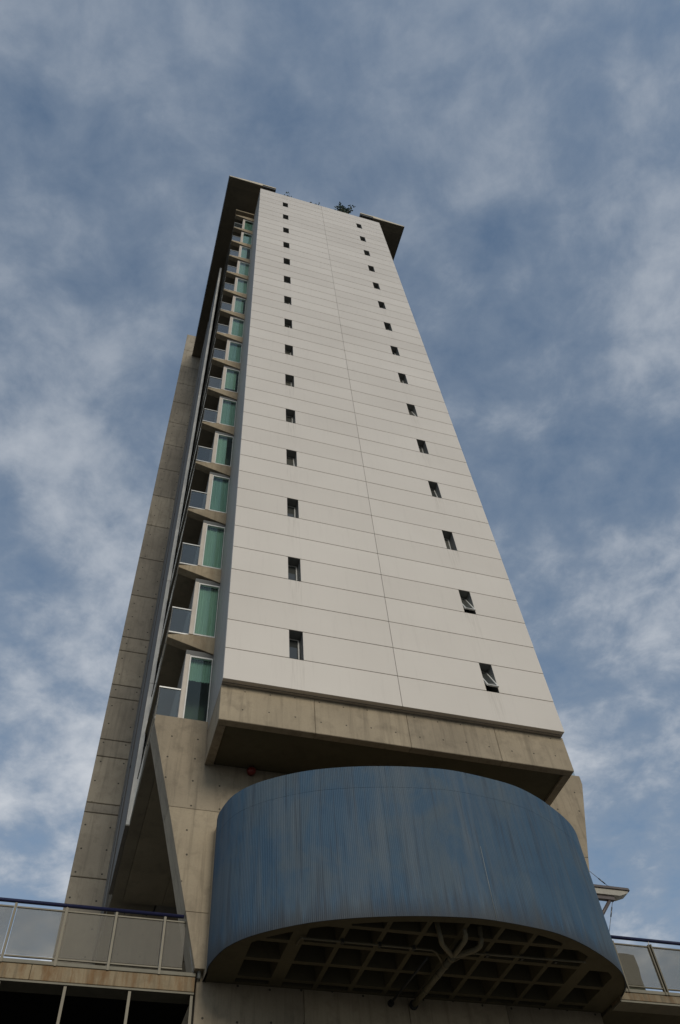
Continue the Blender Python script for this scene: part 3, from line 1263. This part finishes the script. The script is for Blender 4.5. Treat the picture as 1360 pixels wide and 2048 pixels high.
bd = Thing('leaning_board', 'dark olive board behind the frosted glass of the right railing', 'board', (11.8, 1.6, -7.54))
q = bmnew()
prism(q, [(11.3, -7.545), (12.19, -7.545), (12.18, -7.2), (12.21, -7.0), (12.19, -6.74), (12.0, -6.72), (11.3, -6.74)], 1.40, 1.43)
part('board_sheet', q, 'olive_board', bd)

# ------------------------------------------------------------------ canopy on the right terrace
cn = Thing('steel_canopy', 'small flat steel canopy with tie rods beyond the right side of the blue balcony', 'canopy', (15.0, 6.0, -7.55))
q = bmnew()
prism(q, [(13.2, -2.30), (15.9, -2.30), (16.2, -2.19), (16.23, -2.12), (13.2, -2.12)], 5.7, 6.0)
part('canopy_panel', q, 'canopy_cream', cn)
q = bmnew()
prism(q, [(13.15, -2.118), (16.24, -2.118), (16.27, -2.13), (16.25, -2.05), (13.15, -2.05)], 5.66, 6.04)
part('canopy_roof', q, 'canopy_brown', cn)
q = bmnew()
bx(q, 13.3, 15.72, 5.75, 5.87, -2.42, -2.302)
part('edge_beam', q, 'canopy_brown', cn)
q = bmnew()
tube(q, [(15.0, 5.9, -7.27), (15.0, 5.9, -.9)], .07, 10)
part('mast', q, 'canopy_brown', cn)
q = bmnew()
tube(q, [(15.0, 5.82, -3.05), (15.55, 5.82, -2.44)], .05, 8)
part('strut', q, 'canopy_brown', cn)
q = bmnew()
prism(q, [(15.66, -2.05), (16.1, -2.05), (15.68, -1.96)], 5.78, 5.84)
part('tie_lug', q, 'canopy_brown', cn)
for a, b in (((15.7, 5.81, -1.98), (15.0, 5.9, -1.22)), ((15.64, 5.81, -2.46), (15.05, 5.9, -3.75))):
    q = bmnew()
    m = [a[i] + (b[i] - a[i]) * .12 for i in range(3)]
    m2 = [a[i] + (b[i] - a[i]) * .34 for i in range(3)]
    tube(q, [a, b], .008, 6)
    tube(q, [m, m2], .018, 6)
    part('tie_rod', q, 'steel_cable', cn)


cn.o.location.x -= 0.15
cn.o.location.z -= 0.28


# ------------------------------------------------------------------ roof plants
def plant(name, label, x, y, z, h, spread, stems, leaves, seed):
    rnd = random.Random(seed)
    th = Thing(name, label, 'plant', (x, y, z))
    q = bmnew()
    tips = []
    for s in range(stems):
        a = rnd.uniform(0, 6.28)
        lean = rnd.uniform(.1, 1.0) * spread
        hh = h * rnd.uniform(.6, 1.0)
        pts = [(x + rnd.uniform(-.1, .1), y, z)]
        for k in range(1, 5):
            u = k / 4
            pts.append((pts[0][0] + math.cos(a) * lean * u ** 1.3 + rnd.uniform(-.05, .05), y + math.sin(a) * lean * .35 * u, z + hh * u))
        tube(q, pts, .022, 5, True, .006)
        tips += [Vector(p) for p in pts[2:]] + [Vector(pts[3]).lerp(Vector(pts[4]), .5)]
    part('stem', q, 'twig', th)
    q = bmnew()
    for i in range(leaves):
        p = rnd.choice(tips) + Vector((rnd.gauss(0, .13), rnd.gauss(0, .13), rnd.gauss(0, .15)))
        l, w = rnd.uniform(.10, .2), rnd.uniform(.035, .07)
        m = Matrix.Rotation(rnd.uniform(0, 6.28), 3, 'Z') @ Matrix.Rotation(rnd.uniform(-1.2, 1.2), 3, 'X')
        v = [q.verts.new(p + m @ Vector(c)) for c in ((0, 0, 0), (w, l * .5, .01), (0, l, .0), (-w, l * .5, .01))]
        q.faces.new(v)
    part('foliage', q, 'leaf', th)


plant('roof_shrub', 'green leafy shrub growing above the top edge of the white front', 9.0, .28, 44.03, 2.5, .7, 8, 270, 3)
plant('roof_twig', 'tiny dark plant on the roof edge near the left corner', 4.63, .2, 44.03, .8, .12, 3, 24, 5)
plant('roof_twig', 'tiny dark plant on the roof edge above the middle joint', 6.75, .2, 44.03, .6, .35, 3, 18, 6)
plant('roof_twig', 'bare thin twigs on the roof edge left of the leafy shrub', 8.3, .25, 44.03, 1.7, .45, 5, 6, 8)
